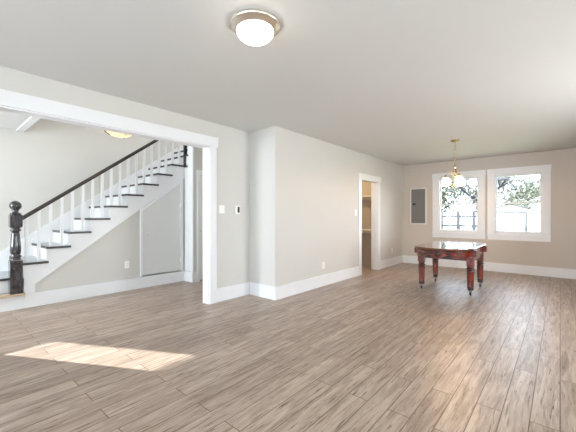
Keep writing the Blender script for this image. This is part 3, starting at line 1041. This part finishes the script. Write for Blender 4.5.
# inner rail tying the legs together
obj('inner_rail', boxes((tx - 0.39, tx + 0.39, ty - 0.42, ty - 0.39, TZ - 0.215, TZ - 0.034), (tx - 0.39, tx + 0.39, ty + 0.39, ty + 0.42, TZ - 0.215, TZ - 0.034),
                        (tx - 0.40, tx - 0.37, ty - 0.39, ty + 0.39, TZ - 0.215, TZ - 0.034), (tx + 0.37, tx + 0.40, ty - 0.39, ty + 0.39, TZ - 0.215, TZ - 0.034)), M_CHDARK, tb)
prof = [(0.030, 0.082), (0.040, 0.088), (0.043, 0.098), (0.032, 0.106), (0.030, 0.112), (0.044, 0.120), (0.046, 0.128), (0.036, 0.136), (0.046, 0.146)]
prof += [(0.045 + 0.006 * (k / 10), 0.15 + 0.225 * k / 10) for k in range(11)]
prof += [(0.052, 0.385), (0.036, 0.392), (0.034, 0.402), (0.054, 0.410), (0.058, 0.422), (0.050, 0.434), (0.036, 0.442), (0.038, 0.452), (0.050, 0.462), (0.054, 0.478)]
for sx_ in (-1, 1):
    for sy_ in (-1, 1):
        px, py = tx + sx_ * 0.372, ty + sy_ * 0.398
        bm = bmesh.new()
        lathe(bm, prof, px, py, 48, flute=(0.155, 0.372, 12, 0.16))
        box(bm, px - 0.052, px + 0.052, py - 0.052, py + 0.052, 0.474, TZ - 0.034, bevel=0.008)
        lg = obj('leg', bm, M_CHERRY, tb)
        for zc, rr in ((0.098, 0.046), (0.128, 0.049), (0.386, 0.055), (0.422, 0.060), (0.455, 0.050)):
            bm = bmesh.new()
            lathe(bm, [(rr - 0.012, zc - 0.012), (rr, zc - 0.008), (rr + 0.001, zc), (rr, zc + 0.008), (rr - 0.012, zc + 0.012)], px, py, 24)
            obj('collar', bm, M_CHDARK, lg, 'dark turned collar')
        bm = bmesh.new()
        lathe(bm, [(0.024, 0.060), (0.026, 0.068), (0.028, 0.085), (0.0, 0.086)], px, py, 16)
        box(bm, px - 0.018, px - 0.013, py - 0.012, py + 0.012, 0.02, 0.066)
        box(bm, px + 0.013, px + 0.018, py - 0.012, py + 0.012, 0.02, 0.066)
        cs = obj('caster', bm, M_CHROME, lg, 'steel caster')
        bm = bmesh.new()
        lathe(bm, [(0.018, -0.011), (0.026, -0.009), (0.0265, 0.0), (0.026, 0.009), (0.018, 0.011)], px, py, 20, axis='x', cz=0.0265)
        obj('caster_wheel', bm, M_RUBBER, lg, 'black caster wheel')

# ------------------------------------------------------------------ outdoors, seen through the end windows
GZ = -0.8
struct('ground', boxes((-60, 60, YK + 0.3, 120, GZ - 0.3, GZ)), M_GRASS, 'pale winter lawn behind the house', 'ground')

# garage
g = thing('garage', 'white gabled garage beyond the right window', 'garage', (-3.85, 42, GZ))
gx0, gx1, gy0, gy1 = -6.6, -1.35, 40.0, 46.0
bm = bmesh.new()
prism(bm, [(gx0, GZ), (gx1, GZ), (gx1, 1.55), (-4.0, 2.40), (gx0, 1.55)], 1, gy0, gy1)
obj('wall', bm, M_GARAGE, g)
bm = bmesh.new()
prism(bm, [(gx0 - 0.35, 1.45), (-4.0, 2.42), (gx1 + 0.35, 1.45), (gx1 + 0.35, 1.53), (-4.0, 2.50), (gx0 - 0.35, 1.53)], 1, gy0 - 0.35, gy1 + 0.3)
obj('roof', bm, M_ROOF, g)
gd = obj('garage_door', boxes((-5.25, -2.72, gy0 - 0.03, gy0 - 0.001, GZ + 0.02, 1.5)), M_GARAGE, g)
obj('door_frame', boxes((-5.43, -5.25, gy0 - 0.06, gy0 - 0.001, GZ, 1.6), (-2.72, -2.54, gy0 - 0.06, gy0 - 0.001, GZ, 1.65), (-5.25, -2.72, gy0 - 0.06, gy0 - 0.001, 1.5, 1.65)), M_POST, gd)
obj('handle', boxes((-4.1, -3.9, gy0 - 0.06, gy0 - 0.03, 0.25, 0.31)), M_CABLE, gd)

# fence behind the left window
fn = thing('fence', 'pale board fence with grey posts beyond the left window', 'fence', (-5.5, 18.0, GZ))
fx0, fx1, fy = -8.6, -2.9, 18.0
bm = bmesh.new()
xx = fx0
while xx < fx1:
    box(bm, xx, xx + 0.14, fy - 0.012, fy + 0.012, GZ + 0.05, 1.40 + 0.03 * random.random())
    xx += 0.165
obj('board_panel', bm, M_FENCE, fn)
for zz in (0.75, 1.22):
    obj('rail', boxes((fx0, fx1, fy - 0.06, fy - 0.012, zz - 0.035, zz + 0.035)), M_POST, fn)
for px in (-7.9, -6.45, -4.75, -3.95, -3.25):
    obj('post', boxes((px - 0.06, px + 0.06, fy - 0.13, fy - 0.06, GZ, 1.5)), M_POST, fn)


def tree(name, label, x, y, h, spread, trunk_r, leaf_mat, n_leaf, leaf=0.16, crown_base=0.35, lean=0.0, seed=1, group=None):
    rnd = random.Random(seed)
    root = thing(name, label, 'shrub' if name == 'shrub' else 'tree', (x, y, GZ), group)
    bm = bmesh.new()
    tips = []
    top = Vector((x + lean, y, GZ + h * 0.75))
    base = Vector((x, y, GZ))
    pts = [base + (top - base) * t + Vector((0.08 * h * 0.1 * math.sin(5 * t + seed), 0, 0)) for t in (0, 0.2, 0.4, 0.6, 0.8, 1)]
    tube(bm, pts, [trunk_r * (1.1 - 0.9 * t) for t in (0, 0.2, 0.4, 0.6, 0.8, 1)], 8)
    for i in range(11):
        t = crown_base + (1 - crown_base) * rnd.random()
        s = base + (top - base) * t
        a = rnd.random() * 2 * PI
        ln = spread * (0.5 + 0.5 * rnd.random())
        e = s + Vector((math.cos(a) * ln, math.sin(a) * ln, h * (0.08 + 0.18 * rnd.random())))
        m = (s + e) / 2 + Vector((0, 0, -0.03 * h))
        tube(bm, [s, m, e], [trunk_r * 0.42, trunk_r * 0.28, trunk_r * 0.1], 6)
        tips += [m, e]
        for j in range(3):
            e2 = m + (e - m) * rnd.random() + Vector((rnd.uniform(-1, 1) * spread * 0.35, rnd.uniform(-1, 1) * spread * 0.35, rnd.uniform(0, 0.12) * h))
            tube(bm, [m, e2], [trunk_r * 0.2, trunk_r * 0.07], 5)
            tips.append(e2)
    obj('trunk', bm, M_BARK, root)
    bm = bmesh.new()
    for i in range(n_leaf):
        c = rnd.choice(tips) + Vector((rnd.gauss(0, 1), rnd.gauss(0, 1), rnd.gauss(0, 0.8))) * spread * 0.22
        if c.z < GZ + 0.1:
            c.z = GZ + 0.1
        u = Vector((rnd.uniform(-1, 1), rnd.uniform(-1, 1), rnd.uniform(-1, 1))).normalized()
        v = u.orthogonal().normalized()
        l = leaf * (0.6 + 0.8 * rnd.random())
        bm.faces.new([bm.verts.new(c + u * l), bm.verts.new(c + v * l * 0.5), bm.verts.new(c - u * l), bm.verts.new(c - v * l * 0.5)])
    obj('foliage', bm, leaf_mat, root)
    return root


tree('tree', 'leaning pale trunked tree at the right side of the left window', -3.95, 21.0, 7.0, 2.0, 0.24, M_LEAF2, 1500, 0.11, 0.4, 0.9, seed=3)
tree('tree', 'olive leafed tree behind the chandelier in the left window', -7.0, 26.0, 6.4, 2.0, 0.16, M_LEAF, 2600, 0.13, 0.3, 0, seed=5)
tree('tree', 'thin bushy tree at the left edge of the left window', -11.6, 33.0, 6.8, 2.2, 0.16, M_LEAF, 2200, 0.14, 0.3, 0, seed=8)
tree('tree', 'tan twiggy tree above the garage roof on the left', -9.4, 62.0, 9.6, 3.2, 0.22, M_LEAF2, 2600, 0.22, 0.3, 0, seed=11)
tree('tree', 'olive tree above the middle of the garage roof', -4.2, 55.0, 9.0, 3.4, 0.22, M_LEAF, 2600, 0.22, 0.3, 0, seed=14)
tree('tree', 'olive tree rising right of the garage roof', 1.6, 66.0, 9.8, 3.0, 0.22, M_LEAF, 2800, 0.22, 0.3, 0, seed=17)
tree('shrub', 'grey shrub in front of the board fence', -6.0, 16.2, 2.6, 0.7, 0.05, M_SHRUB, 700, 0.09, 0.2, 0, seed=21)
bm = bmesh.new()
tube(bm, [(-9.0 + 1.2 * i, 14.0, 2.62 + 0.006 * (i - 6) ** 2) for i in range(13)], 0.016, 6)
tag(obj('utility_cable', bm, M_CABLE), 'dark utility cable crossing the top of the right window', 'cable')
